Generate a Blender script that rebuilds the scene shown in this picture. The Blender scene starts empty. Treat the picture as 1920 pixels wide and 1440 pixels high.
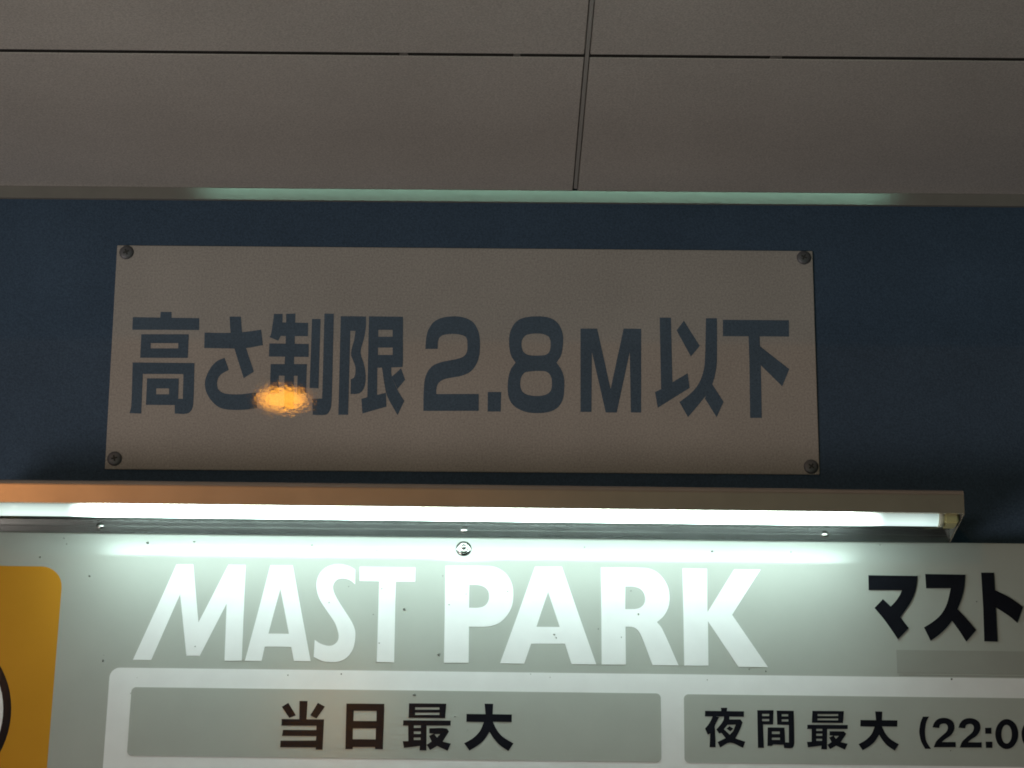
import bpy, bmesh, math, random
from mathutils import Matrix, Vector
from mathutils.geometry import delaunay_2d_cdt

random.seed(7)
scene = bpy.context.scene
COL = scene.collection

# ------------------------------------------------------------------ camera
cam_data = bpy.data.cameras.new('camera')
cam = bpy.data.objects.new('camera', cam_data)
COL.objects.link(cam)
cam_data.sensor_width = 36.0
cam_data.lens = 89.062
cam_data.clip_start = 0.05
cam_data.clip_end = 500.0
CR = [[0.999945, -0.008957, 0.005418], [-0.007839, -0.29759, 0.954662], [0.006939, 0.954652, 0.297644]]                      # rows: right, up, forward
CL = [0.03922, -3.07882, -0.99372]
cam.matrix_world = Matrix(((CR[0][0], CR[1][0], -CR[2][0], CL[0]),
                           (CR[0][1], CR[1][1], -CR[2][1], CL[1]),
                           (CR[0][2], CR[1][2], -CR[2][2], CL[2]),
                           (0, 0, 0, 1)))
scene.camera = cam

# ------------------------------------------------------------------ night sky
world = bpy.data.worlds.new('World')
scene.world = world
world.use_nodes = True
wn = world.node_tree.nodes
wn.clear()
sky = wn.new('ShaderNodeTexSky')
sky.sky_type = 'NISHITA'
sky.sun_disc = False
sky.sun_elevation = math.radians(-5.0)
sky.sun_rotation = math.radians(200.0)
bg = wn.new('ShaderNodeBackground')
bg.inputs['Strength'].default_value = 0.05
wo = wn.new('ShaderNodeOutputWorld')
world.node_tree.links.new(sky.outputs[0], bg.inputs['Color'])
world.node_tree.links.new(bg.outputs[0], wo.inputs['Surface'])

# ------------------------------------------------------------------ street lamp and added fill lights
def area_light(name, loc, target, shape, sx, sy, power, colour, spread=180):
    d = bpy.data.lights.new(name, 'AREA')
    d.shape = shape
    d.size = sx
    d.size_y = sy
    d.energy = power
    d.color = colour
    d.spread = math.radians(spread)
    o = bpy.data.objects.new(name, d)
    COL.objects.link(o)
    o.location = loc
    o.rotation_euler = (Vector(target) - Vector(loc)).to_track_quat('-Z', 'Y').to_euler()
    return o

# sodium street lamp across the road, its mirror image glints on the height plate
area_light('sodium_light', (-1.893, -19.066, 5.75), (-0.35, 0, -0.05), 'ELLIPSE', 0.42, 0.20, 8, (1.0, 0.38, 0.02))
# added orange fill, warms the left part of the lamp hood
area_light('sodium_light', (-5.6, -17.0, 5.6), (-0.35, 0, -0.05), 'ELLIPSE', 0.42, 0.25, 115, (1.0, 0.43, 0.12))
# added fill light low down, it lights soffit and wall from below
area_light('low_fill_light', (-2.1, -2.8, -1.75), (0, 0, 0), 'RECTANGLE', 1.6, 1.0, 33, (1.0, 0.90, 0.83))
# added soft fill from the left for plate, wall and hood
area_light('left_fill_light', (-6.5, -8.5, 0.5), (0, 0, 0), 'RECTANGLE', 3.5, 2.2, 55, (1.0, 0.86, 0.76))
# added green light, mirrored by the strip along the soffit edge
area_light('green_glint_light', (0.28, -9.0, -0.45), (0.3, 0, 0.2), 'RECTANGLE', 3.3, 0.22, 26, (0.50, 1.0, 0.74))

scene.view_settings.view_transform = 'Standard'
scene.view_settings.look = 'None'
scene.view_settings.exposure = 0.0
scene.view_settings.gamma = 1.0
scene.view_settings.use_curve_mapping = False
scene.cycles.use_denoising = True
scene.cycles.filter_width = 1.8

# ------------------------------------------------------------------ helpers
def principled(name, colour, rough=0.5, metallic=0.0, coat=0.0, coat_rough=0.1, spec=0.5,
               mottle=0.0, mottle_scale=8.0, bump=0.0, bump_scale=300.0, coat_bump=0.0, coat_bump_scale=500.0,
               streak=0.0, gloss=0.0, gloss_rough=0.1, gloss_bump=0.0, gloss_bump_scale=500.0, dimple=None, gloss_stretch=1.0, grain=0.0, grain_scale=430.0):
    m = bpy.data.materials.new(name)
    m.use_nodes = True
    nt = m.node_tree
    n = nt.nodes
    l = nt.links
    p = n['Principled BSDF']
    p.inputs['Base Color'].default_value = (*colour, 1)
    p.inputs['Roughness'].default_value = rough
    p.inputs['Metallic'].default_value = metallic
    p.inputs['Coat Weight'].default_value = coat
    p.inputs['Coat Roughness'].default_value = coat_rough
    p.inputs['Specular IOR Level'].default_value = spec
    tc = n.new('ShaderNodeTexCoord')

    def noise(scale, detail=4.0, vec=None, rgh=0.55):
        t = n.new('ShaderNodeTexNoise')
        t.inputs['Scale'].default_value = scale
        t.inputs['Detail'].default_value = detail
        t.inputs['Roughness'].default_value = rgh
        l.new(vec if vec else tc.outputs['Object'], t.inputs['Vector'])
        return t
    col_out = None
    if mottle:
        t = noise(mottle_scale, 7.0)
        r = n.new('ShaderNodeMapRange')
        r.inputs['From Min'].default_value = 0.25
        r.inputs['From Max'].default_value = 0.75
        r.inputs['To Min'].default_value = 1 - mottle
        r.inputs['To Max'].default_value = 1 + mottle * 0.6
        l.new(t.outputs['Fac'], r.inputs['Value'])
        h = n.new('ShaderNodeMix')
        h.data_type = 'RGBA'
        h.blend_type = 'MULTIPLY'
        h.inputs['Factor'].default_value = 1.0
        h.inputs['A'].default_value = (*colour, 1)
        c = n.new('ShaderNodeCombineColor')
        for k in range(3):
            l.new(r.outputs[0], c.inputs[k])
        l.new(c.outputs[0], h.inputs['B'])
        col_out = h.outputs['Result']
    if grain:
        # fine stipple of the paint
        t = noise(grain_scale, 2.0)
        r = n.new('ShaderNodeMapRange')
        r.clamp = False
        r.inputs['From Min'].default_value = 0.3
        r.inputs['From Max'].default_value = 0.7
        r.inputs['To Min'].default_value = 1 - grain
        r.inputs['To Max'].default_value = 1 + grain
        l.new(t.outputs['Fac'], r.inputs['Value'])
        c = n.new('ShaderNodeCombineColor')
        for k in range(3):
            l.new(r.outputs[0], c.inputs[k])
        h = n.new('ShaderNodeMix')
        h.data_type = 'RGBA'
        h.blend_type = 'MULTIPLY'
        h.inputs['Factor'].default_value = 1.0
        l.new(col_out, h.inputs['A'])
        l.new(c.outputs[0], h.inputs['B'])
        col_out = h.outputs['Result']
    if streak:
        mp = n.new('ShaderNodeMapping')
        mp.inputs['Scale'].default_value = (3.0, 3.0, 260.0)
        l.new(tc.outputs['Object'], mp.inputs['Vector'])
        t = noise(1.0, 3.0, mp.outputs[0])
        r = n.new('ShaderNodeMapRange')
        r.inputs['To Min'].default_value = rough - streak
        r.inputs['To Max'].default_value = rough + streak
        l.new(t.outputs['Fac'], r.inputs['Value'])
        l.new(r.outputs[0], p.inputs['Roughness'])
    if col_out is not None:
        l.new(col_out, p.inputs['Base Color'])
    if bump:
        t = noise(bump_scale, 3.0)
        b = n.new('ShaderNodeBump')
        b.inputs['Strength'].default_value = bump
        b.inputs['Distance'].default_value = 0.001
        l.new(t.outputs['Fac'], b.inputs['Height'])
        l.new(b.outputs[0], p.inputs['Normal'])
    if coat_bump:
        t = noise(coat_bump_scale, 2.0)
        b = n.new('ShaderNodeBump')
        b.inputs['Strength'].default_value = coat_bump
        b.inputs['Distance'].default_value = 0.001
        l.new(t.outputs['Fac'], b.inputs['Height'])
        l.new(b.outputs[0], p.inputs['Coat Normal'])
    if gloss:
        # clear lacquer: a Fresnel-weighted sharp reflection over the pigment
        g = n.new('ShaderNodeBsdfGlossy')
        g.distribution = 'BECKMANN'
        g.inputs['Roughness'].default_value = gloss_rough
        fr = n.new('ShaderNodeFresnel')
        fr.inputs['IOR'].default_value = 1.5
        if gloss_bump:
            gm = n.new('ShaderNodeMapping')
            gm.inputs['Scale'].default_value = (1.0, 1.0, gloss_stretch)
            l.new(tc.outputs['Object'], gm.inputs['Vector'])
            t = noise(gloss_bump_scale, 2.0, gm.outputs[0])
            b = n.new('ShaderNodeBump')
            b.inputs['Strength'].default_value = gloss_bump
            b.inputs['Distance'].default_value = 0.001
            l.new(t.outputs['Fac'], b.inputs['Height'])
            if dimple:
                # the sheet is pulled in a little round its fixing bolt
                vd = n.new('ShaderNodeVectorMath')
                vd.operation = 'DISTANCE'
                vd.inputs[1].default_value = (dimple[0], 0.0, dimple[1])
                l.new(tc.outputs['Object'], vd.inputs[0])
                dr = n.new('ShaderNodeMapRange')
                dr.interpolation_type = 'SMOOTHSTEP'
                dr.inputs['From Max'].default_value = dimple[2]
                dr.inputs['To Min'].default_value = 0.0
                dr.inputs['To Max'].default_value = dimple[3]
                l.new(vd.outputs['Value'], dr.inputs['Value'])
                b2 = n.new('ShaderNodeBump')
                b2.inputs['Strength'].default_value = 1.0
                b2.inputs['Distance'].default_value = 1.0
                l.new(dr.outputs[0], b2.inputs['Height'])
                l.new(b2.outputs[0], b.inputs['Normal'])
            l.new(b.outputs[0], g.inputs['Normal'])
        k = n.new('ShaderNodeMath')
        k.operation = 'MULTIPLY'
        k.inputs[1].default_value = gloss
        l.new(fr.outputs[0], k.inputs[0])
        mx = n.new('ShaderNodeMixShader')
        l.new(k.outputs[0], mx.inputs[0])
        l.new(p.outputs[0], mx.inputs[1])
        l.new(g.outputs[0], mx.inputs[2])
        l.new(mx.outputs[0], n['Material Output'].inputs['Surface'])
    return m

M = {}
M['wall'] = principled('navy_wall_paint', (0.056, 0.091, 0.148), 0.75, spec=0.25, grain=0.20, mottle=0.18, mottle_scale=5, bump=0.5, bump_scale=420)
M['ceiling'] = principled('grey_soffit_paint', (0.62, 0.585, 0.55), 0.85, spec=0.2, grain=0.17, mottle=0.10, mottle_scale=3.5, bump=0.35, bump_scale=350)
M['strip'] = principled('grey_joint_plastic', (0.45, 0.44, 0.42), 0.6, mottle=0.06)
M['filler'] = principled('grubby_joint_filler', (0.24, 0.23, 0.215), 0.8, spec=0.2, mottle=0.35, mottle_scale=90)
M['glint'] = principled('glint_strip_gloss', (0.25, 0.235, 0.215), 0.6, spec=0.0, gloss=1.0, gloss_rough=0.07, mottle=0.10, mottle_scale=30, gloss_bump=0.008, gloss_bump_scale=160)
M['gap_shade'] = principled('joint_shade_black', (0.035, 0.034, 0.032), 0.8, spec=0.2, mottle=0.4, mottle_scale=60, bump=0.4, bump_scale=300)
M['gap'] = principled('dark_cavity', (0.05, 0.05, 0.05), 0.9, mottle=0.2)
PLATE_COAT = dict(gloss=1.0, gloss_rough=0.02, gloss_bump=0.010, gloss_bump_scale=340, gloss_stretch=0.7, spec=0.0)
M['plate'] = principled('aged_white_plate', (0.44, 0.40, 0.378), 0.6, grain=0.17, mottle=0.09, mottle_scale=7, bump=0.08, bump_scale=500, **PLATE_COAT)
M['plate_ink'] = principled('navy_vinyl', (0.092, 0.132, 0.186), 0.6, grain=0.20, mottle=0.08, mottle_scale=14, **PLATE_COAT)
SIGN_COAT = dict(gloss=0.82, gloss_rough=0.115, gloss_bump=0.02, gloss_bump_scale=300, spec=0.0)
M['sign_grey'] = principled('grey_sign_film', (0.425, 0.45, 0.418), 0.55, mottle=0.05, mottle_scale=14, dimple=(0.0, -0.0159, 0.045, 0.0006), **SIGN_COAT)
M['sign_grey_patch'] = principled('grey_patch_film', (0.35, 0.365, 0.335), 0.6, mottle=0.06, mottle_scale=14, **SIGN_COAT)
M['sign_white'] = principled('white_sign_film', (0.82, 0.84, 0.85), 0.5, mottle=0.045, mottle_scale=26, **SIGN_COAT)
M['sign_black'] = principled('black_sign_film', (0.012, 0.013, 0.018), 0.5, mottle=0.2, mottle_scale=20, **dict(SIGN_COAT, gloss=0.36, gloss_rough=0.13))
M['sign_orange'] = principled('orange_sign_film', (0.60, 0.29, 0.03), 0.55, mottle=0.05, mottle_scale=12, **SIGN_COAT)
M['hood'] = principled('satin_hood_metal', (0.62, 0.52, 0.44), 0.25, metallic=0.72, mottle=0.10, mottle_scale=22, bump=0.03, bump_scale=260)
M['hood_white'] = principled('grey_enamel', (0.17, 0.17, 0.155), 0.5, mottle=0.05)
M['channel'] = principled('brushed_aluminium', (0.36, 0.37, 0.36), 0.16, metallic=0.88, mottle=0.12, mottle_scale=20, streak=0.05)
M['steel'] = principled('stainless_steel', (0.40, 0.40, 0.39), 0.22, metallic=1.0, mottle=0.1, mottle_scale=60)
M['dull_steel'] = principled('weathered_screw_steel', (0.16, 0.16, 0.175), 0.55, metallic=0.5, mottle=0.3, mottle_scale=160)
M['holder'] = principled('yellowed_plastic', (0.62, 0.56, 0.28), 0.5, mottle=0.12, mottle_scale=60)
M['cap'] = principled('cream_lamp_cap', (0.80, 0.80, 0.66), 0.45, mottle=0.05)
M['dirt'] = principled('dirt_speck', (0.20, 0.21, 0.19), 0.9, mottle=0.4, mottle_scale=300)

def tube_material():
    m = bpy.data.materials.new('lit_tube')
    m.use_nodes = True
    nt = m.node_tree
    n = nt.nodes
    l = nt.links
    p = n['Principled BSDF']
    p.inputs['Base Color'].default_value = (0.72, 0.78, 0.72, 1)
    p.inputs['Roughness'].default_value = 0.3
    tc = n.new('ShaderNodeTexCoord')
    sx = n.new('ShaderNodeSeparateXYZ')
    l.new(tc.outputs['Object'], sx.inputs[0])
    # the tube shines strongly along its middle and weakly at both ends
    r = n.new('ShaderNodeValToRGB')
    r.color_ramp.interpolation = 'EASE'
    mr = n.new('ShaderNodeMapRange')
    mr.inputs['From Min'].default_value = -0.58
    mr.inputs['From Max'].default_value = 0.58
    l.new(sx.outputs['X'], mr.inputs['Value'])
    l.new(mr.outputs[0], r.inputs['Fac'])
    e = r.color_ramp.elements
    f = lambda x: (x + 0.58) / 1.16
    e[0].position = f(-0.478); e[0].color = (0, 0, 0, 1)
    e[1].position = f(-0.425); e[1].color = (1, 1, 1, 1)
    a = e.new(f(0.455)); a.color = (1, 1, 1, 1)
    b = e.new(f(0.510)); b.color = (0, 0, 0, 1)
    s = n.new('ShaderNodeMath')
    s.operation = 'MULTIPLY_ADD'
    s.inputs[1].default_value = TUBE_L
    s.inputs[2].default_value = 0.9
    l.new(r.outputs[0], s.inputs[0])
    p.inputs['Emission Color'].default_value = (0.77, 1.0, 0.95, 1)
    # emission dimmed on the upper side, shaped to even the light down the sign
    ge = n.new('ShaderNodeNewGeometry')
    sn = n.new('ShaderNodeSeparateXYZ')
    l.new(ge.outputs['Normal'], sn.inputs[0])
    dn = n.new('ShaderNodeMapRange')
    dn.inputs['From Min'].default_value = 0.30
    dn.inputs['From Max'].default_value = -0.85
    dn.inputs['To Min'].default_value = 0.12
    dn.inputs['To Max'].default_value = 1.0
    l.new(sn.outputs['Z'], dn.inputs['Value'])
    ml = n.new('ShaderNodeMath')
    ml.operation = 'MULTIPLY'
    l.new(s.outputs[0], ml.inputs[0])
    l.new(dn.outputs[0], ml.inputs[1])
    l.new(ml.outputs[0], p.inputs['Emission Strength'])
    return m
TUBE_L = 21.0
M['tube'] = tube_material()

def link(name, mesh, mat, parent=None):
    o = bpy.data.objects.new(name, mesh)
    COL.objects.link(o)
    if mat:
        mesh.materials.append(M[mat])
    if parent:
        o.parent = parent
    return o

def from_bm(name, bm, mat, parent=None, smooth=False):
    bmesh.ops.recalc_face_normals(bm, faces=bm.faces[:])
    me = bpy.data.meshes.new(name)
    bm.to_mesh(me)
    bm.free()
    if smooth:
        for p in me.polygons:
            p.use_smooth = True
    return link(name, me, mat, parent)

def empty(name, loc=(0, 0, 0), rows=None):
    o = bpy.data.objects.new(name, None)
    COL.objects.link(o)
    o.empty_display_size = 0.1
    if rows:
        o.matrix_world = Matrix(((rows[0][0], rows[1][0], rows[2][0], loc[0]),
                                 (rows[0][1], rows[1][1], rows[2][1], loc[1]),
                                 (rows[0][2], rows[1][2], rows[2][2], loc[2]),
                                 (0, 0, 0, 1)))
    else:
        o.location = loc
    return o

def tag(o, label, cat):
    o['label'] = label
    o['category'] = cat
    return o

def box(name, x0, x1, y0, y1, z0, z1, mat, parent=None, bevel=0.0):
    bm = bmesh.new()
    bmesh.ops.create_cube(bm, size=1.0)
    for v in bm.verts:
        v.co = Vector((x0 if v.co.x < 0 else x1, y0 if v.co.y < 0 else y1, z0 if v.co.z < 0 else z1))
    if bevel:
        bmesh.ops.bevel(bm, geom=bm.edges[:], offset=bevel, segments=2, affect='EDGES')
    return from_bm(name, bm, mat, parent)

def smooth_poly(poly, limit=50.0):
    """Round the gentle turns of an outline, keep its real corners."""
    n = len(poly)
    if n < 6:
        return poly
    P = [Vector(p) for p in poly]
    soft = []
    for i in range(n):
        a = P[i] - P[i - 1]
        b = P[(i + 1) % n] - P[i]
        ang = math.degrees(a.angle(b)) if a.length > 0 and b.length > 0 else 0
        soft.append(3.0 < ang < limit and a.length < 60 and b.length < 60)
    out = []
    for i in range(n):
        j = (i + 1) % n
        out.append(tuple(P[i]))
        if soft[i] or soft[j]:
            L = (P[j] - P[i]).length
            ti = (P[j] - P[i - 1]).normalized() * L if soft[i] else (P[j] - P[i])
            tj = (P[(j + 1) % n] - P[i]).normalized() * L if soft[j] else (P[j] - P[i])
            for t in (0.25, 0.5, 0.75):
                h = (2*t**3 - 3*t**2 + 1) * P[i] + (t**3 - 2*t**2 + t) * ti + (-2*t**3 + 3*t**2) * P[j] + (t**3 - t**2) * tj
                out.append(tuple(h))
    return out

def slab(name, add, sub, add2, mat, parent, y_back, y_front, scale=0.001, rounded=True):
    """A flat cut-out: union of outlines minus holes, with real thickness."""
    groups = []
    verts = []
    faces = []
    for kind, polys in ((0, add), (1, sub), (2, add2)):
        for p in polys:
            q = smooth_poly(p) if rounded else p
            ar = sum(q[i - 1][0] * q[i][1] - q[i][0] * q[i - 1][1] for i in range(len(q)))
            if ar < 0:
                q = q[::-1]
            faces.append(list(range(len(verts), len(verts) + len(q))))
            verts += [Vector(v) for v in q]
            groups.append(kind)
    vo, eo, fo, _, _, of = delaunay_2d_cdt(verts, [], faces, 1, 1e-4)
    keep = []
    for f, src in zip(fo, of):
        ks = {groups[i] for i in src}
        if 2 in ks or (0 in ks and 1 not in ks):
            keep.append(f)
    bm = bmesh.new()
    vf = [bm.verts.new((v[0] * scale, y_front, v[1] * scale)) for v in vo]
    fs = [bm.faces.new([vf[i] for i in f]) for f in keep]
    loose = [v for v in bm.verts if not v.link_faces]
    bmesh.ops.delete(bm, geom=loose, context='VERTS')
    for f in bm.faces:
        if f.normal.y > 0:
            f.normal_flip()
    edges = [e for e in bm.edges if len(e.link_faces) == 1]
    ext = bmesh.ops.extrude_edge_only(bm, edges=edges)
    for v in [g for g in ext['geom'] if isinstance(g, bmesh.types.BMVert)]:
        v.co.y = y_back
    return from_bm(name, bm, mat, parent)

def round_rect(x0, z0, x1, z1, r, seg=8):
    pts = []
    for cx, cz, a0 in ((x1 - r, z1 - r, 0), (x0 + r, z1 - r, 90), (x0 + r, z0 + r, 180), (x1 - r, z0 + r, 270)):
        for i in range(seg + 1):
            a = math.radians(a0 + 90 * i / seg)
            pts.append((cx + r * math.cos(a), cz + r * math.sin(a)))
    return pts

def disc(cx, cz, r, seg=72):
    return [(cx + r * math.cos(2 * math.pi * i / seg), cz + r * math.sin(2 * math.pi * i / seg)) for i in range(seg)]

def extrude_profile(name, prof, x0, x1, mat, parent, smooth=False):
    """prof: closed outline in (y, z); extruded along x."""
    bm = bmesh.new()
    a = [bm.verts.new((x0, y, z)) for y, z in prof]
    b = [bm.verts.new((x1, y, z)) for y, z in prof]
    n = len(prof)
    for i in range(n):
        j = (i + 1) % n
        bm.faces.new((a[i], a[j], b[j], b[i]))
    bm.faces.new(a)
    bm.faces.new(b[::-1])
    bmesh.ops.triangulate(bm, faces=[f for f in bm.faces if len(f.verts) > 4])
    return from_bm(name, bm, mat, parent, smooth)

def lathe(name, prof, centre, mat, parent, seg=28, smooth=True):
    """prof: (radius, height) from rim to centre; axis points outwards (-y)."""
    bm = bmesh.new()
    cx, cy, cz = centre
    rings = []
    for r, h in prof:
        if r < 1e-6:
            rings.append([bm.verts.new((cx, cy - h, cz))])
        else:
            rings.append([bm.verts.new((cx + r * math.cos(2 * math.pi * i / seg), cy - h, cz + r * math.sin(2 * math.pi * i / seg))) for i in range(seg)])
    for a, b in zip(rings, rings[1:]):
        for i in range(seg):
            j = (i + 1) % seg
            if len(b) == 1:
                bm.faces.new((a[i], a[j], b[0]))
            else:
                bm.faces.new((a[i], a[j], b[j], b[i]))
    return from_bm(name, bm, mat, parent, smooth)

def cross_recess(name, centre, r, w, d, mat, parent, turn=0.0):
    """raised dark cross on the screw head, its colour standing in for recess shade"""
    cx, cy, cz = centre
    c, s = math.cos(turn), math.sin(turn)
    pts = [(-w, -r), (w, -r), (w, -w), (r, -w), (r, w), (w, w), (w, r), (-w, r), (-w, w), (-r, w), (-r, -w), (-w, -w)]
    pts = [(cx + c * x - s * z, cz + s * x + c * z) for x, z in pts]
    return slab(name, [pts], [], [], mat, parent, cy, cy - d, scale=1.0, rounded=False)

# ------------------------------------------------------------------ setting: wall and soffit
ZC = 0.2297         # underside of the soffit
wall = box('wall', -2.2, 2.2, 0.003, 0.15, -1.6, 0.40, 'wall')
wall['kind'] = 'structure'

ceiling = box('ceiling', -2.2, 2.2, -0.63, 0.003, ZC + 0.012, ZC + 0.06, 'gap')
ceiling['kind'] = 'structure'
JX, JY = 0.1424, -0.4195
for (x0, x1) in ((-1.6, JX - 0.0031), (JX + 0.0031, 1.8)):
    for (y0, y1) in ((JY + 0.0045, -0.002), (-0.63, JY - 0.0045)):
        box('panel', x0, x1, y0, y1, ZC, ZC + 0.012, 'ceiling', ceiling, bevel=0.0008)
box('joint_strip', JX - 0.0022, JX + 0.0022, -0.63, -0.012, ZC - 0.0006, ZC + 0.012, 'strip', ceiling)
xs = [-1.6]
for x, w in ((-0.0676, 0.010), (0.062, 0.008), (0.3592, 0.014)):
    box('joint_filler', x - w / 2, x + w / 2, JY - 0.0044, JY + 0.0044, ZC + 0.0004, ZC + 0.011, 'filler', ceiling, bevel=0.0008)
    xs += [x - w / 2, x + w / 2]
xs.append(1.8)
for xa, xb in zip(xs[::2], xs[1::2]):
    for x0, x1 in ([(xa, JX - 0.0023), (JX + 0.0023, xb)] if xa < JX < xb else [(xa, xb)]):
        box('joint_shade', x0, x1, JY - 0.0044, JY + 0.0044, ZC + 0.0008, ZC + 0.011, 'gap_shade', ceiling)  # dark strips laid in the joint, the gap's shade put into their colour
extrude_profile('glint_strip', [(-0.0046, ZC - 0.0002), (-0.0046, ZC - 0.0010), (-0.0012, ZC - 0.0154), (0.0028, ZC - 0.0158), (0.0028, ZC - 0.0002)], -1.6, 1.8, 'glint', ceiling)  # added glossy strip, stands in for the green glow along the corner

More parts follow.
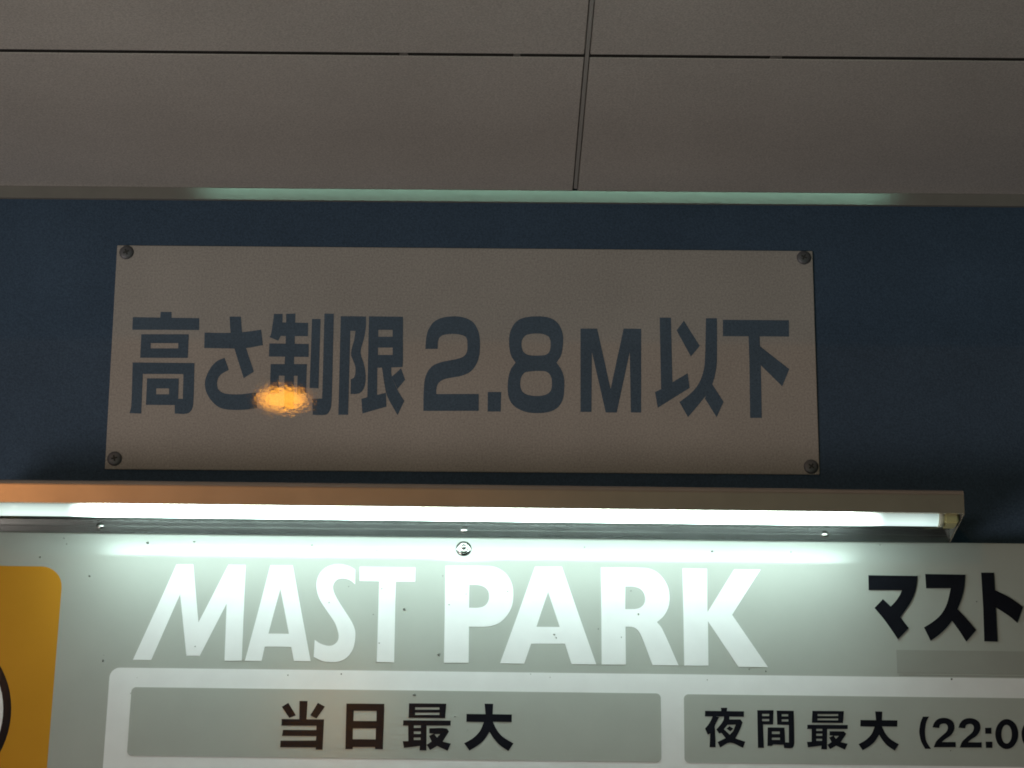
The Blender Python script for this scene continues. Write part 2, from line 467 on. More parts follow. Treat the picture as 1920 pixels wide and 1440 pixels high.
# ------------------------------------------------------------------ height-limit plate
PLATE_GLYPHS = [
 ('character', [[(-389.7,59.3),(-375.6,59.4),(-375.3,50.9),(-389.7,50.8)],[(-424.9,51.9),(-339.8,51.2),(-339.3,35.2),(-424.8,35.0)],[(-413.0,28.9),(-352.2,29.4),(-352.1,-2.4),(-412.8,-2.7)],[(-422.1,-9.1),(-343.3,-9.2),(-342.5,-61.9),(-344.4,-71.6),(-349.9,-76.5),(-365.5,-76.6),(-366.2,-57.2),(-356.1,-57.1),(-356.8,-24.0),(-408.3,-24.2),(-407.8,-76.9),(-422.6,-76.5),(-421.0,-66.8)],[(-402.7,-30.1),(-362.3,-30.0),(-361.9,-60.9),(-363.8,-65.3),(-402.5,-65.4)]], [[(-400.3,17.1),(-365.2,17.4),(-364.9,10.3),(-399.9,10.0)],[(-390.4,-43.4),(-374.2,-43.3),(-373.8,-51.1),(-390.1,-51.2)]], []),
 ('character', [[(-332.2,31.8),(-306.6,31.6),(-282.7,32.9),(-259.9,36.4),(-256.9,15.6),(-281.9,11.0),(-305.8,10.8),(-331.8,11.1)],[(-301.0,53.7),(-286.6,53.8),(-283.0,26.9),(-267.3,-20.0),(-279.9,-29.0),(-292.8,9.3),(-298.9,32.3)],[(-305.3,-1.8),(-299.3,-17.9),(-309.6,-24.7),(-313.4,-33.4),(-312.0,-43.2),(-305.6,-48.6),(-295.2,-50.4),(-282.7,-50.3),(-263.2,-47.7),(-261.4,-68.2),(-270.7,-70.1),(-292.3,-71.2),(-307.9,-68.6),(-318.5,-60.6),(-326.3,-48.7),(-329.0,-36.8),(-327.2,-25.9),(-321.5,-13.9),(-314.5,-6.2)]], [], []),
 ('character', [[(-244.3,57.8),(-233.1,57.9),(-233.1,42.7),(-245.4,42.6)],[(-228.6,58.0),(-216.9,58.5),(-216.5,18.7),(-216.6,-11.9),(-228.5,-12.0),(-228.1,18.6)],[(-245.3,46.5),(-200.1,46.1),(-199.9,28.1),(-247.5,28.3),(-246.2,37.1)],[(-247.5,28.8),(-234.5,28.4),(-237.6,21.6),(-249.2,26.6)],[(-248.9,17.9),(-198.5,17.7),(-198.2,0.2),(-248.9,0.3)],[(-246.2,-9.8),(-200.0,-9.4),(-200.1,-24.9),(-246.2,-25.3)],[(-246.3,-22.0),(-235.4,-21.9),(-234.9,-48.0),(-246.0,-48.0)],[(-228.2,-21.8),(-216.2,-21.7),(-215.3,-69.4),(-227.2,-69.5)],[(-211.6,-21.7),(-200.2,-21.6),(-199.9,-47.7),(-211.2,-49.9)],[(-195.3,51.3),(-184.3,51.4),(-184.4,-41.6),(-195.8,-41.1)],[(-179.6,58.8),(-167.5,58.7),(-167.1,-37.6),(-167.6,-64.7),(-169.8,-72.3),(-174.3,-76.6),(-190.8,-76.8),(-191.9,-55.7),(-179.5,-55.1),(-179.4,-48.6)]], [], []),
 ('character', [[(-158.6,55.5),(-145.7,55.4),(-145.8,1.8),(-145.9,-76.4),(-158.3,-76.5)],[(-146.6,55.6),(-126.2,55.2),(-125.9,43.6),(-127.6,28.2),(-131.7,10.6),(-131.6,4.1),(-127.3,-9.0),(-124.9,-23.2),(-125.2,-35.1),(-128.1,-43.8),(-133.7,-48.2),(-143.5,-48.8),(-143.7,-29.3),(-139.4,-26.5),(-138.0,-18.9),(-138.7,-11.3),(-141.5,-3.7),(-144.3,4.0),(-142.5,16.0),(-140.6,23.7),(-139.3,35.8),(-146.1,35.7)],[(-122.5,55.6),(-78.8,55.3),(-77.7,-4.2),(-78.2,-12.4),(-121.0,-13.9)],[(-122.5,55.6),(-111.0,55.3),(-109.7,-54.5),(-122.1,-56.8)],[(-122.2,-53.0),(-98.5,-46.8),(-97.6,-65.2),(-127.9,-74.6),(-129.6,-55.2)],[(-104.4,-12.1),(-92.4,-12.9),(-91.7,-24.0),(-83.6,-43.5),(-75.0,-57.5),(-83.2,-76.4),(-90.9,-63.0),(-97.4,-50.1),(-101.4,-31.7)],[(-80.0,-14.1),(-74.5,-29.3),(-84.1,-41.8),(-91.7,-25.1),(-87.6,-21.8)]], [[(-110.1,37.4),(-91.7,37.5),(-91.5,28.3),(-109.9,28.1)],[(-109.9,13.5),(-91.2,13.7),(-91.0,3.8),(-109.7,3.7)]], []),
 ('digit', [[(-50.7,-70.5),(-50.6,-42.1),(-48.3,-23.6),(-41.2,-11.6),(-30.9,-6.0),(-19.5,-3.2),(-7.1,-0.4),(0.2,3.0),(3.8,9.6),(4.2,20.5),(2.5,28.2),(-3.3,31.4),(-14.7,32.7),(-26.2,31.3),(-31.4,27.9),(-33.4,21.3),(-33.5,12.5),(-49.4,12.2),(-48.6,26.7),(-46.1,37.7),(-39.0,48.8),(-28.6,54.4),(-15.0,56.5),(-1.4,55.2),(10.1,49.7),(16.5,40.4),(19.7,29.4),(20.4,16.3),(19.4,3.1),(15.9,-7.8),(8.7,-17.7),(-2.6,-23.3),(-16.1,-26.1),(-26.4,-28.9),(-32.6,-34.4),(-34.5,-42.0),(-34.5,-48.0),(19.4,-47.5),(19.6,-69.9)]], [], []),
 ('decimal_point', [[(30.8,-44.7),(47.9,-44.6),(47.5,-70.5),(30.8,-70.7)]], [], []),
 ('digit', [[(92.7,57.4),(105.2,56.6),(115.7,52.3),(123.0,43.5),(126.7,30.3),(126.2,17.2),(124.1,5.1),(118.3,-4.8),(124.1,-13.5),(127.7,-24.4),(128.2,-38.5),(126.6,-52.6),(120.9,-63.5),(110.6,-70.0),(95.1,-72.3),(79.6,-70.8),(66.1,-64.5),(58.8,-55.3),(56.1,-41.3),(57.1,-24.9),(60.1,-14.0),(66.0,-5.2),(60.0,4.5),(57.6,18.8),(58.3,33.1),(62.9,45.2),(70.7,53.0),(81.2,56.4)]], [[(78.1,31.0),(84.4,33.5),(92.8,34.2),(101.1,33.4),(107.9,30.2),(110.5,23.6),(110.0,12.6),(106.4,6.6),(99.1,4.7),(84.5,4.8),(77.2,8.0),(74.0,14.5),(74.0,24.4)],[(77.3,-18.8),(84.6,-16.9),(95.0,-16.1),(105.4,-17.1),(110.6,-22.3),(112.4,-31.0),(111.1,-41.9),(106.4,-46.8),(97.1,-49.4),(84.7,-48.8),(76.4,-45.4),(72.7,-38.9),(72.7,-27.0)]], []),
 ('letter', [[(149.0,41.3),(170.4,41.5),(187.1,-39.6),(204.3,41.8),(226.8,41.6),(225.7,-70.4),(212.6,-70.5),(211.9,10.2),(194.7,-70.6),(180.7,-70.7),(163.5,9.8),(162.6,-70.1),(148.7,-70.2)]], [], []),
 ('character', [[(250.7,57.0),(265.2,57.1),(266.0,-34.1),(251.4,-40.7)],[(243.6,-43.0),(251.4,-39.1),(266.1,-29.7),(285.5,-17.6),(287.8,-37.2),(246.8,-64.0)],[(281.7,53.1),(301.7,19.2),(290.0,4.8),(272.3,39.8)],[(310.2,56.7),(324.3,56.8),(323.2,-0.9),(322.0,-11.8),(318.1,-28.2),(311.6,-42.4),(302.0,-55.5),(285.1,-76.1),(274.5,-56.2),(289.8,-43.7),(299.3,-31.6),(304.7,-18.5),(307.6,-3.2)],[(316.6,-32.0),(330.7,-55.3),(321.5,-75.9),(307.0,-51.1),(311.3,-40.2)]], [], []),
 ('character', [[(331.9,54.7),(416.7,54.8),(416.3,32.8),(331.5,32.6)],[(364.4,34.5),(378.5,34.6),(379.3,-0.5),(378.8,-76.3),(364.0,-76.4),(364.7,-0.6)],[(377.7,20.3),(415.5,-11.1),(405.8,-34.1),(378.1,-4.9)]], [], []),
]

hs = empty('height_limit_sign', (0, 0, 0))
tag(hs, 'oblong aged white height limit plate with navy lettering screwed to the navy wall', 'sign')
box('board', -0.45, 0.45, 0.0, 0.0032, -0.15, 0.15, 'plate', hs, bevel=0.0006)
for name, a, s, b in PLATE_GLYPHS:
    slab(name, a, s, b, 'plate_ink', hs, 0.0003, -0.0003)
for i, (x, z) in enumerate(((-0.4375, 0.1400), (0.4385, 0.1405), (-0.4385, -0.1365), (0.4395, -0.1400))):
    sc = lathe('screw', [(0.0093, 0.0), (0.0092, 0.0010), (0.0084, 0.0020), (0.0062, 0.0028), (0.0034, 0.0032), (0, 0.0033)], (x, 0, z), 'dull_steel', hs)
    cross_recess('recess', (x, -0.0026, z), 0.0040, 0.0010, 0.0010, 'gap', sc, turn=0.4 + i * 0.7)

# ------------------------------------------------------------------ parking sign
SIGN_ROWS = [[0.999882, -0.013443, -0.007464], [0.012883, 0.99742, -0.070627], [0.008394, 0.070522, 0.997475]]
SIGN_LOC = [0.00307, -0.03, -0.24131]
WHITE_GLYPHS = [
 ('letter', [[(-353.6,-40.4),(-333.0,-40.1),(-322.2,-113.9),(-289.5,-40.1),(-268.2,-40.1),(-266.8,-161.5),(-287.8,-161.8),(-289.1,-89.8),(-318.2,-156.3),(-334.5,-156.3),(-346.8,-78.5),(-376.9,-162.1),(-399.2,-162.1)]], [], []),
 ('letter', [[(-237.7,-40.1),(-210.3,-39.8),(-183.0,-161.2),(-203.5,-161.3),(-207.5,-143.5),(-239.7,-143.5),(-242.6,-161.6),(-263.0,-161.5)]], [[(-224.1,-69.9),(-211.1,-127.1),(-236.0,-127.1)]], []),
 ('letter', [[(-133.1,-44.4),(-132.5,-63.4),(-139.4,-58.0),(-148.1,-56.1),(-155.4,-58.1),(-159.4,-65.2),(-158.3,-72.9),(-153.2,-83.0),(-144.1,-96.9),(-135.0,-110.8),(-130.4,-122.1),(-130.0,-133.4),(-132.5,-146.0),(-139.5,-156.1),(-149.0,-161.2),(-158.7,-162.0),(-168.5,-160.9),(-179.6,-155.6),(-179.3,-134.3),(-171.8,-139.0),(-161.9,-141.6),(-154.7,-139.4),(-150.7,-133.7),(-151.0,-124.8),(-155.8,-112.3),(-166.2,-97.2),(-175.3,-83.3),(-179.5,-70.6),(-179.9,-60.4),(-176.6,-50.1),(-169.6,-42.3),(-158.6,-38.0),(-150.0,-37.9),(-140.1,-40.4)]], [], []),
 ('letter', [[(-127.7,-40.7),(-59.0,-40.7),(-58.8,-59.2),(-82.6,-59.2),(-81.6,-161.4),(-102.8,-161.3),(-103.1,-59.2),(-127.3,-59.1)]], [], []),
 ('letter', [[(-22.1,-38.2),(31.6,-37.9),(42.9,-40.7),(53.2,-48.2),(60.1,-60.5),(62.0,-74.5),(60.5,-88.5),(55.0,-100.2),(46.2,-109.6),(35.1,-114.4),(23.9,-115.4),(8.4,-115.3),(8.9,-160.8),(-21.2,-161.1)]], [[(7.8,-62.3),(18.5,-62.4),(26.4,-65.0),(31.0,-70.2),(32.2,-76.6),(31.2,-83.0),(26.8,-88.9),(19.0,-91.3),(8.0,-91.5)]], []),
 ('letter', [[(88.2,-38.0),(121.3,-37.6),(163.8,-160.9),(133.7,-161.0),(125.6,-135.5),(84.5,-136.0),(76.4,-161.1),(46.9,-160.9)]], [[(104.6,-69.9),(119.0,-114.5),(90.8,-114.6)]], []),
 ('letter', [[(169.4,-38.0),(223.0,-38.1),(235.0,-41.3),(244.5,-49.3),(251.5,-61.7),(253.5,-75.3),(251.9,-87.7),(246.4,-98.8),(237.8,-106.9),(243.9,-114.8),(263.6,-161.0),(232.0,-161.1),(220.1,-128.6),(215.4,-118.9),(209.5,-114.0),(199.4,-113.2),(199.7,-160.8),(170.2,-160.9)]], [[(199.3,-62.0),(210.9,-62.4),(219.3,-66.4),(223.4,-75.6),(221.5,-84.9),(214.4,-90.0),(199.2,-91.0)]], []),
 ('letter', [[(269.7,-38.0),(299.8,-38.1),(299.7,-93.3),(333.3,-38.5),(365.9,-38.3),(329.8,-96.6),(372.0,-161.8),(336.0,-161.9),(300.0,-104.9),(299.9,-160.8),(270.4,-161.1)]], [], []),
]

BLACK_GLYPHS = [
 ('character', [[(498.0,-44.3),(558.0,-44.4),(556.9,-54.4),(554.0,-65.8),(548.0,-78.4),(540.4,-89.7),(535.0,-97.1),(544.6,-110.8),(531.0,-124.9),(524.7,-114.7),(514.5,-99.1),(504.0,-85.7),(514.6,-74.5),(523.8,-83.7),(530.7,-76.3),(535.9,-68.3),(538.3,-62.6),(497.7,-62.9)]], [], []),
 ('character', [[(567.9,-41.8),(617.0,-42.1),(614.7,-59.4),(610.7,-73.1),(605.2,-86.1),(615.4,-97.8),(626.6,-112.3),(613.9,-127.0),(607.0,-114.8),(597.9,-100.9),(589.9,-110.5),(580.8,-119.0),(570.7,-126.4),(563.4,-109.7),(574.0,-102.8),(584.2,-93.7),(592.4,-80.1),(598.4,-59.4),(568.2,-59.8)]], [], []),
 ('character', [[(636.7,-39.2),(652.3,-39.1),(652.4,-61.2),(651.9,-126.5),(635.8,-126.2),(636.8,-84.1)],[(651.1,-60.7),(669.1,-70.1),(685.5,-82.3),(677.5,-102.5),(667.7,-93.8),(652.0,-83.0)]], [], []),
 ('character', [[(-215.5,-218.3),(-207.7,-213.4),(-198.0,-228.7),(-205.7,-232.0)],[(-194.4,-210.9),(-184.6,-210.8),(-185.1,-234.6),(-193.6,-234.7)],[(-172.1,-212.9),(-163.4,-217.5),(-173.0,-232.3),(-180.6,-228.3)],[(-214.9,-233.4),(-163.8,-233.3),(-164.1,-270.4),(-172.3,-270.3),(-172.3,-267.6),(-215.1,-267.9),(-215.1,-259.9),(-172.6,-259.2),(-172.3,-253.8),(-213.6,-254.0),(-212.6,-246.7),(-172.6,-246.4),(-172.7,-241.1),(-214.8,-241.4)]], [], []),
 ('character', [[(-137.6,-213.4),(-91.8,-213.2),(-91.8,-268.8),(-100.9,-268.9),(-101.6,-266.3),(-127.8,-266.6),(-128.2,-269.1),(-136.8,-269.2)]], [[(-128.3,-221.9),(-101.0,-221.9),(-100.7,-234.5),(-128.4,-234.8)],[(-128.7,-243.7),(-101.1,-243.5),(-101.0,-257.0),(-128.4,-257.1)]], []),
 ('character', [[(-62.0,-212.2),(-17.1,-212.1),(-18.0,-229.9),(-62.2,-230.0)],[(-68.4,-233.2),(-11.2,-232.9),(-11.3,-238.9),(-68.6,-239.6)],[(-62.3,-238.4),(-40.2,-238.2),(-39.6,-269.8),(-47.8,-269.6),(-47.7,-264.3),(-66.7,-266.9),(-68.3,-258.8),(-61.7,-258.6)],[(-36.8,-242.6),(-16.4,-242.5),(-13.1,-246.2),(-17.5,-253.8),(-20.4,-258.7),(-10.5,-261.0),(-14.3,-269.8),(-26.8,-264.1),(-35.3,-269.2),(-39.4,-262.9),(-33.7,-258.6),(-37.0,-251.8),(-31.0,-249.1),(-36.7,-248.7)]], [[(-54.5,-217.0),(-25.3,-216.7),(-25.2,-219.5),(-54.4,-219.9)],[(-54.3,-223.4),(-25.1,-223.1),(-25.1,-226.0),(-54.2,-226.4)],[(-55.6,-239.2),(-47.2,-239.1),(-47.1,-242.2),(-55.5,-242.3)],[(-55.4,-246.5),(-47.0,-246.4),(-46.9,-249.6),(-55.3,-249.7)],[(-55.2,-254.1),(-47.1,-254.0),(-47.0,-257.0),(-55.1,-257.1)],[(-30.6,-249.6),(-23.5,-249.5),(-27.4,-253.8)]], []),
 ('character', [[(29.1,-211.5),(39.5,-211.6),(39.1,-224.3),(62.1,-224.5),(62.1,-233.8),(39.5,-233.6),(44.8,-244.2),(51.9,-252.1),(64.6,-259.9),(58.6,-269.2),(47.7,-261.8),(40.7,-254.0),(35.5,-246.1),(29.4,-255.9),(21.7,-263.0),(11.9,-269.3),(5.4,-260.4),(15.5,-254.3),(24.0,-245.3),(28.6,-234.2),(7.5,-234.0),(7.5,-224.4),(30.4,-224.4)]], [], []),
 ('character', [[(314.0,-213.1),(321.7,-213.0),(320.9,-217.5),(314.3,-217.6)],[(294.8,-217.1),(341.7,-217.1),(341.4,-223.7),(294.5,-223.9)],[(304.3,-223.0),(311.6,-224.8),(310.1,-227.4),(306.4,-235.7),(306.6,-240.2),(306.9,-261.5),(299.6,-261.6),(300.6,-244.8),(297.7,-246.3),(294.5,-238.9),(299.7,-232.1)],[(317.5,-223.2),(324.1,-223.5),(324.0,-227.3),(337.3,-227.1),(339.8,-230.8),(336.3,-239.9),(330.6,-250.4),(342.6,-254.4),(339.5,-261.9),(324.3,-255.7),(312.4,-261.8),(309.2,-255.1),(318.9,-250.2),(314.2,-243.9),(311.3,-244.7),(308.0,-239.8),(312.9,-234.2),(316.7,-228.1)]], [[(321.7,-233.9),(331.4,-233.6),(328.2,-241.5),(324.1,-246.0),(317.2,-239.4)]], [[(323.9,-235.5),(328.6,-238.5),(324.9,-241.9),(320.2,-238.6)]]),
 ('character', [[(357.7,-215.6),(377.4,-215.3),(376.4,-232.8),(364.3,-232.9),(364.6,-261.5),(357.5,-261.6)],[(381.1,-215.7),(401.5,-215.8),(401.2,-254.8),(400.3,-259.2),(398.1,-261.4),(388.9,-261.5),(388.5,-256.8),(390.6,-254.7),(394.6,-254.7),(395.2,-233.2),(381.4,-232.9)],[(369.8,-236.5),(389.9,-236.6),(390.5,-256.4),(388.7,-257.5),(376.2,-257.3),(374.3,-259.0),(368.9,-259.0)]], [[(363.5,-220.0),(372.0,-219.9),(371.9,-222.6),(363.5,-222.7)],[(363.4,-226.2),(371.8,-226.1),(371.8,-228.8),(363.3,-228.9)],[(387.1,-220.1),(394.8,-220.0),(394.7,-222.7),(387.0,-222.7)],[(386.9,-226.4),(394.8,-226.3),(394.7,-229.0),(386.8,-229.1)],[(374.8,-241.5),(384.1,-241.4),(384.0,-244.4),(374.7,-244.5)],[(374.6,-249.0),(384.1,-248.9),(384.1,-251.6),(374.5,-251.7)]], []),
 ('character', [[(424.0,-215.5),(462.0,-215.4),(460.4,-230.0),(423.0,-230.1)],[(417.6,-232.7),(466.1,-232.4),(465.7,-237.3),(417.1,-237.9)],[(422.5,-236.9),(441.2,-236.7),(440.2,-262.6),(433.2,-262.4),(433.6,-258.1),(417.4,-260.3),(416.4,-253.6),(422.0,-253.4)],[(443.9,-240.3),(461.2,-240.2),(463.8,-243.3),(459.7,-249.5),(457.0,-253.5),(465.3,-255.3),(461.6,-262.6),(451.4,-257.9),(443.9,-262.1),(440.8,-256.9),(445.8,-253.4),(443.3,-247.9),(448.5,-245.7),(443.7,-245.4)]], [[(430.2,-219.4),(454.9,-219.1),(454.8,-221.5),(430.1,-221.8)],[(430.0,-224.7),(454.7,-224.4),(454.6,-226.8),(429.9,-227.1)],[(428.1,-237.6),(435.3,-237.5),(435.2,-240.0),(428.1,-240.1)],[(427.9,-243.5),(435.1,-243.4),(435.0,-246.0),(427.9,-246.1)],[(427.8,-249.7),(434.6,-249.7),(434.5,-252.1),(427.7,-252.2)],[(448.8,-246.0),(454.9,-245.9),(451.3,-249.5)]], []),
 ('character', [[(499.6,-215.3),(508.2,-215.4),(507.3,-225.9),(526.0,-226.0),(525.5,-233.7),(507.1,-233.6),(511.0,-242.3),(516.4,-248.8),(526.4,-255.3),(521.1,-263.0),(512.5,-256.9),(507.1,-250.4),(503.3,-243.9),(497.9,-252.0),(491.3,-257.9),(482.9,-263.1),(478.1,-255.7),(486.6,-250.7),(494.0,-243.3),(498.2,-234.1),(481.0,-233.9),(481.5,-226.0),(500.2,-226.0)]], [], []),
 ('bracket', [[(556.7,-221.0),(564.2,-220.9),(560.6,-227.4),(558.6,-237.1),(558.4,-243.1),(559.5,-251.3),(564.6,-260.2),(557.6,-260.4),(553.3,-251.4),(551.5,-241.7),(551.7,-237.2),(553.6,-228.2)]], [], []),
 ('digit', [[(568.0,-258.3),(571.2,-251.2),(577.4,-245.1),(583.5,-239.8),(585.7,-236.1),(585.9,-232.3),(584.0,-229.7),(580.3,-229.4),(577.0,-230.9),(575.7,-234.8),(567.7,-234.0),(569.7,-228.8),(574.0,-224.2),(580.7,-222.2),(588.0,-223.3),(592.6,-227.0),(594.0,-232.2),(593.2,-237.5),(589.2,-243.5),(581.6,-248.8),(578.2,-251.8),(594.6,-251.6),(594.3,-258.0)]], [], []),
 ('digit', [[(599.1,-258.3),(602.3,-251.2),(608.5,-245.1),(614.7,-239.8),(616.9,-236.0),(617.1,-232.3),(615.2,-229.7),(611.5,-229.4),(608.2,-230.9),(606.8,-234.8),(598.8,-234.0),(600.9,-228.7),(605.2,-224.2),(611.9,-222.2),(619.2,-223.3),(623.8,-227.0),(625.2,-232.2),(624.3,-237.4),(620.3,-243.5),(612.7,-248.8),(609.3,-251.8),(625.7,-251.6),(625.4,-258.0)]], [], []),
 ('colon', [[(630.7,-233.9),(638.4,-233.5),(638.0,-241.0),(630.7,-241.1)],[(630.5,-250.8),(638.6,-250.7),(638.0,-258.2),(630.5,-258.3)]], [], []),
 ('digit', [[(670.1,-241.0),(669.5,-245.1),(668.3,-249.0),(666.4,-252.4),(664.1,-255.4),(661.4,-257.6),(658.4,-259.0),(655.3,-259.5),(652.2,-259.0),(649.4,-257.7),(646.9,-255.6),(644.9,-252.7),(643.5,-249.3),(642.7,-245.4),(642.6,-241.3),(643.1,-237.3),(644.4,-233.4),(646.2,-229.9),(648.6,-226.9),(651.3,-224.7),(654.3,-223.3),(657.4,-222.8),(660.4,-223.2),(663.3,-224.6),(665.8,-226.7),(667.8,-229.6),(669.2,-233.1),(670.0,-236.9)]], [[(662.3,-241.2),(662.0,-243.8),(661.4,-246.2),(660.6,-248.3),(659.5,-250.1),(658.2,-251.5),(656.9,-252.4),(655.5,-252.7),(654.1,-252.4),(652.8,-251.6),(651.7,-250.2),(650.8,-248.5),(650.2,-246.3),(649.9,-243.9),(649.9,-241.4),(650.2,-238.9),(650.8,-236.5),(651.6,-234.3),(652.7,-232.5),(654.0,-231.1),(655.4,-230.2),(656.8,-229.9),(658.1,-230.2),(659.4,-231.0),(660.5,-232.4),(661.4,-234.2),(662.0,-236.3),(662.3,-238.7)]], []),
 ('digit', [[(701.6,-241.0),(701.0,-245.1),(699.7,-248.9),(697.9,-252.4),(695.5,-255.3),(692.8,-257.6),(689.8,-258.9),(686.7,-259.4),(683.7,-259.0),(680.9,-257.7),(678.4,-255.6),(676.4,-252.7),(674.9,-249.2),(674.2,-245.4),(674.1,-241.3),(674.6,-237.2),(675.9,-233.3),(677.8,-229.8),(680.1,-226.9),(682.9,-224.7),(685.9,-223.3),(689.0,-222.8),(692.0,-223.2),(694.8,-224.5),(697.3,-226.7),(699.3,-229.6),(700.8,-233.0),(701.5,-236.9)]], [[(693.8,-241.2),(693.5,-243.8),(692.9,-246.2),(692.0,-248.3),(690.9,-250.1),(689.7,-251.5),(688.3,-252.4),(686.9,-252.7),(685.5,-252.4),(684.3,-251.6),(683.2,-250.2),(682.3,-248.4),(681.7,-246.3),(681.4,-243.9),(681.4,-241.4),(681.7,-238.8),(682.3,-236.4),(683.2,-234.3),(684.3,-232.5),(685.5,-231.1),(686.9,-230.2),(688.3,-229.9),(689.7,-230.2),(690.9,-231.0),(692.0,-232.4),(692.9,-234.2),(693.5,-236.3),(693.8,-238.7)]], []),
]

ps = empty('parking_sign', SIGN_LOC, SIGN_ROWS)
tag(ps, 'grey parking tariff sign with white MAST PARK letters below the lit tube lamp', 'sign')
def film(name, outline, mat, parent, front, sub=()):
    return slab(name, [outline], list(sub), [], mat, parent, 0.0003, front, scale=1.0, rounded=False)
box('board', -0.90, 0.90, 0.0, 0.022, -0.86, -0.0006, 'sign_grey', ps, bevel=0.0008)
film('white_panel', round_rect(-0.4262, -0.80, 0.86, -0.1720, 0.0125), 'sign_white', ps, -0.0004)
film('grey_panel', round_rect(-0.3983, -0.2805, 0.2416, -0.1962, 0.0058), 'sign_grey', ps, -0.0008)
film('grey_panel', round_rect(0.2695, -0.2807, 0.835, -0.1968, 0.0058), 'sign_grey', ps, -0.0008)
op = film('orange_panel', round_rect(-0.865, -0.44, -0.4930, -0.0449, 0.027), 'sign_orange', ps, -0.0004)
film('ring', disc(-0.655, -0.2335, 0.1135), 'sign_black', op, -0.0008, sub=[disc(-0.655, -0.2335, 0.1040)])
film('white_disc', disc(-0.655, -0.2335, 0.1038), 'sign_white', op, -0.0008)
for name, a, s, b in WHITE_GLYPHS:
    slab(name, a, s, b, 'sign_white', ps, 0.0003, -0.0005)
for name, a, s, b in BLACK_GLYPHS:
    slab(name, a, s, b, 'sign_black', ps, 0.0003, -0.0012)
film('cover_patch', round_rect(0.5285, -0.1672, 0.845, -0.1383, 0.0004, 2), 'sign_grey_patch', ps, -0.0004)
film('film_edge', round_rect(0.5305, -0.1703, 0.80, -0.1690, 0.0003, 2), 'sign_grey_patch', ps, -0.0003)
bolt = lathe('bolt', [(0.0098, 0.0), (0.0097, 0.0012), (0.0088, 0.0022), (0.0070, 0.0030), (0.0062, 0.0030)], (0.0, 0, -0.0159), 'steel', ps)
lathe('nut', [(0.0064, 0.0026), (0.0064, 0.0062), (0.0056, 0.0070), (0.0036, 0.0070)], (0.0, 0, -0.0159), 'steel', bolt, seg=6, smooth=False)
lathe('bolt_end', [(0.0036, 0.0060), (0.0036, 0.0085), (0.0028, 0.0098), (0, 0.0102)], (0.0, 0, -0.0159), 'steel', bolt, seg=20)
for x, z, d in ((-0.6, -0.06, 0.0365), (0.6, -0.06, 0.0365), (-0.6, -0.80, 0.0880), (0.6, -0.80, 0.0880)):
    box('wall_bracket', x - 0.02, x + 0.02, 0.0215, d + 0.0134 * x, z - 0.02, z + 0.02, 'channel', ps)
SPECKS = [(-27.4, -151.3, 3.0), (-55.9, -201.5, 3.7), (-71.2, -94.0, 2.0), (-459.7, -56.5, 2.0), (-435.5, -163.7, 2.0), (-390.9, -13.0, 2.7), (-333.6, -10.9, 2.0), (-522.7, -33.2, 1.7), (-495.0, -8.0, 1.3), (-491.1, -15.6, 1.1), (11.4, -43.3, 1.3), (55.1, -70.1, 1.3), (4.1, -74.1, 1.1), (194.3, -126.5, 1.3), (215.2, -97.3, 2.0), (-99.5, -68.5, 1.3), (-163.6, -87.0, 1.3), (-100.5, -137.5, 1.2), (206.2, -67.5, 1.0), (369.3, -167.1, 1.3), (306.4, -15.7, 2.0), (149.1, -12.0, 1.3), (-107.0, -19.2, 1.3), (-145.2, -176.8, 1.7), (-209.8, -178.9, 1.3), (349.3, -164.7, 1.0), (593.6, -173.7, 2.0), (629.2, -76.0, 1.3), (587.9, -262.3, 1.2), (112.4, -124.2, 2.0), (115.0, -128.2, 1.6), (-16.5, -87.9, 1.3), (-25.2, -51.2, 1.0), (403.8, -15.2, 1.1), (513.9, -4.9, 1.0), (-187.6, -13.3, 1.2), (-324.5, -144.2, 1.3), (-108.9, -101.2, 1.0), (298.1, -178.6, 1.0), (84.3, -173.9, 0.9), (-6.3, -227.9, 1.1)]
bm = bmesh.new()
rnd = random.Random(3)
def speck(x, z, r):
    k = 9
    c = bm.verts.new((x, -0.0026, z))
    a0 = rnd.random() * 6.28
    st = 0.7 + rnd.random() * 0.6
    ring = []
    for i in range(k):
        a = a0 + i * 2 * math.pi / k
        rr = r * (0.65 + 0.6 * rnd.random())
        ring.append(bm.verts.new((x + rr * math.cos(a) * st, -0.0002, z + rr * math.sin(a) / st)))
    for i in range(k):
        bm.faces.new((c, ring[i], ring[(i + 1) % k]))
for x, z, r in SPECKS:
    speck(x / 1000, z / 1000, r / 1450)
for i in range(12):
    speck(rnd.uniform(-0.58, 0.70), rnd.uniform(-0.30, -0.01), rnd.uniform(0.0003, 0.0007))
dirt = from_bm('dirt_specks', bm, 'dirt', ps)
dirt['kind'] = 'stuff'

# ------------------------------------------------------------------ lamp above the sign
FIX_ROWS = [[0.999889, -0.012915, -0.007482], [0.012915, 0.999917, -0.0], [0.007482, -9.7e-05, 0.999972]]
lf = empty('sign_lamp', SIGN_LOC, FIX_ROWS)
tag(lf, 'long hooded tube lamp glowing above the grey parking sign', 'lamp')
X0, X1 = -0.590, 0.5995
def arc(cy, cz, r, a0, a1, n):
    return [(cy + r * math.cos(math.radians(a0 + (a1 - a0) * i / n)), cz + r * math.sin(math.radians(a0 + (a1 - a0) * i / n))) for i in range(n + 1)]
outer = [(-0.109, 0.0090)] + arc(-0.1010, 0.0310, 0.008, 180, 95, 8) + [(-0.004, 0.0465)]
inner = [(-0.004, 0.0452)] + arc(-0.1010, 0.0310, 0.0068, 95, 180, 8) + [(-0.1078, 0.0103), (-0.1030, 0.0103), (-0.1030, 0.0090)]
hood = extrude_profile('hood', outer + inner, X0, X1, 'hood', lf)
hm = hood.data
hm.materials.append(M['hood_white'])
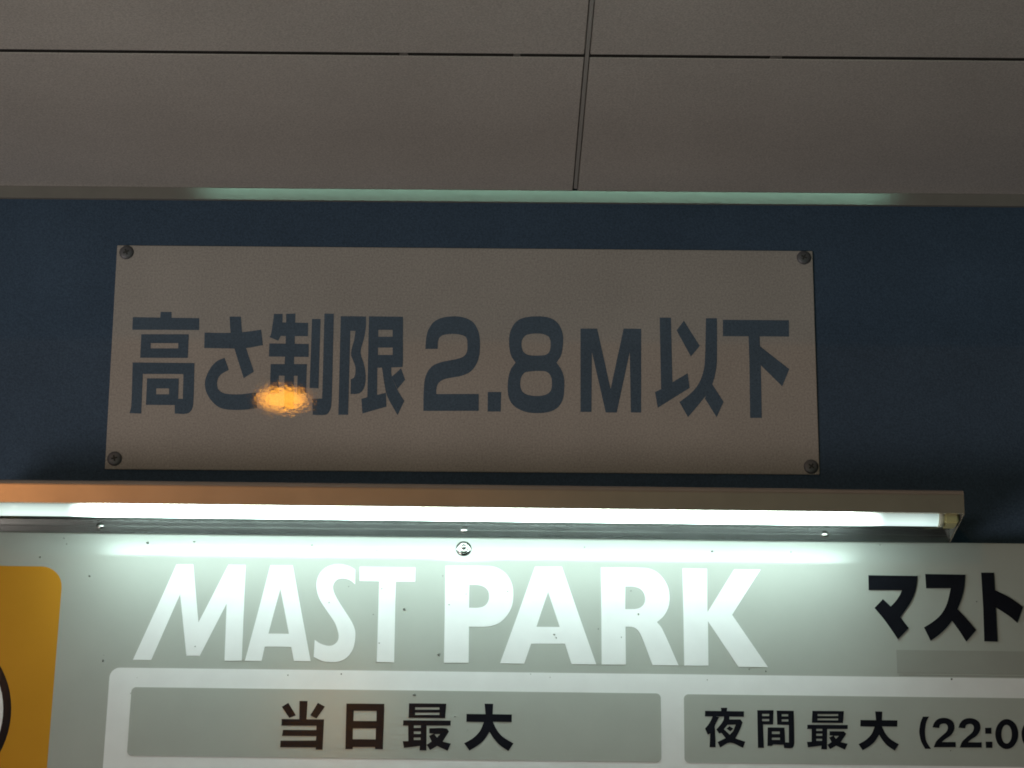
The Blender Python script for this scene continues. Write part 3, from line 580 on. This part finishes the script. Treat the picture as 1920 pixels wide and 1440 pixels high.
for p in hm.polygons:                      # enamelled white inside
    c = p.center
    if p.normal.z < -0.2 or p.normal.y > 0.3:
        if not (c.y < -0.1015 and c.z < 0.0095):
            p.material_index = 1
for nm, xa, xb in (('end_cap', X0 - 0.0012, X0), ('end_cap', X1, X1 + 0.0012)):
    extrude_profile(nm, [(-0.1092, 0.0078), (-0.1092, 0.0320), (-0.1070, 0.0368), (-0.1015, 0.0394), (-0.0005, 0.0470), (-0.0005, -0.0006)], xa, xb, 'hood', lf)
# inner lining of the two ends
for xa, xb in ((X0 + 0.0001, X0 + 0.0008), (X1 - 0.0008, X1 - 0.0001)):
    extrude_profile('end_lining', [(-0.1020, 0.0090), (-0.1020, 0.0300), (-0.0100, 0.0440), (-0.0100, 0.0014)], xa, xb, 'hood_white', lf)
ch = extrude_profile('back_channel', [(0.0, -0.0016), (-0.0040, -0.0016), (-0.0047, -0.0010), (-0.0065, 0.0058), (-0.0062, 0.0062), (-0.0063, 0.0066), (-0.0069, 0.0070),
                                      (-0.0088, 0.0137), (-0.0084, 0.0143), (-0.0045, 0.0143), (-0.0045, 0.0450), (0.0, 0.0450)], X0 + 0.001, X1 - 0.001, 'channel', lf)
for x in (-0.4497, 0.0, 0.4456):
    s = lathe('screw', [(0.0051, 0.0), (0.0050, 0.0008), (0.0043, 0.0020), (0.0028, 0.0029), (0, 0.0033)], (x, -0.0064, 0.0066), 'steel', ch, seg=22)
TY, TZ, TR = -0.076, 0.0138, 0.0128
def rod(name, xa, xb, r, mat, parent, seg=32, rows=1):
    bm = bmesh.new()
    rings = []
    for k in range(rows + 1):
        x = xa + (xb - xa) * k / rows
        rings.append([bm.verts.new((x, TY + r * math.cos(2 * math.pi * i / seg), TZ + r * math.sin(2 * math.pi * i / seg))) for i in range(seg)])
    for a, b in zip(rings, rings[1:]):
        for i in range(seg):
            j = (i + 1) % seg
            bm.faces.new((a[i], a[j], b[j], b[i]))
    bm.faces.new(rings[0][::-1])
    bm.faces.new(rings[-1])
    o = from_bm(name, bm, mat, parent)
    for p in o.data.polygons:
        p.use_smooth = len(p.vertices) == 4
    return o
tube = rod('tube', -0.5600, 0.5735, TR, 'tube', lf, rows=48)
rod('tube_cap', 0.5737, 0.5800, 0.0138, 'cap', tube)
rod('tube_cap', -0.5665, -0.5602, 0.0138, 'cap', tube)
box('lamp_holder', 0.5801, 0.5968, TY - 0.015, TY + 0.015, 0.0015, 0.0400, 'holder', lf, bevel=0.002)
box('lamp_holder', -0.5870, -0.5666, TY - 0.015, TY + 0.015, 0.0015, 0.0400, 'holder', lf, bevel=0.002)
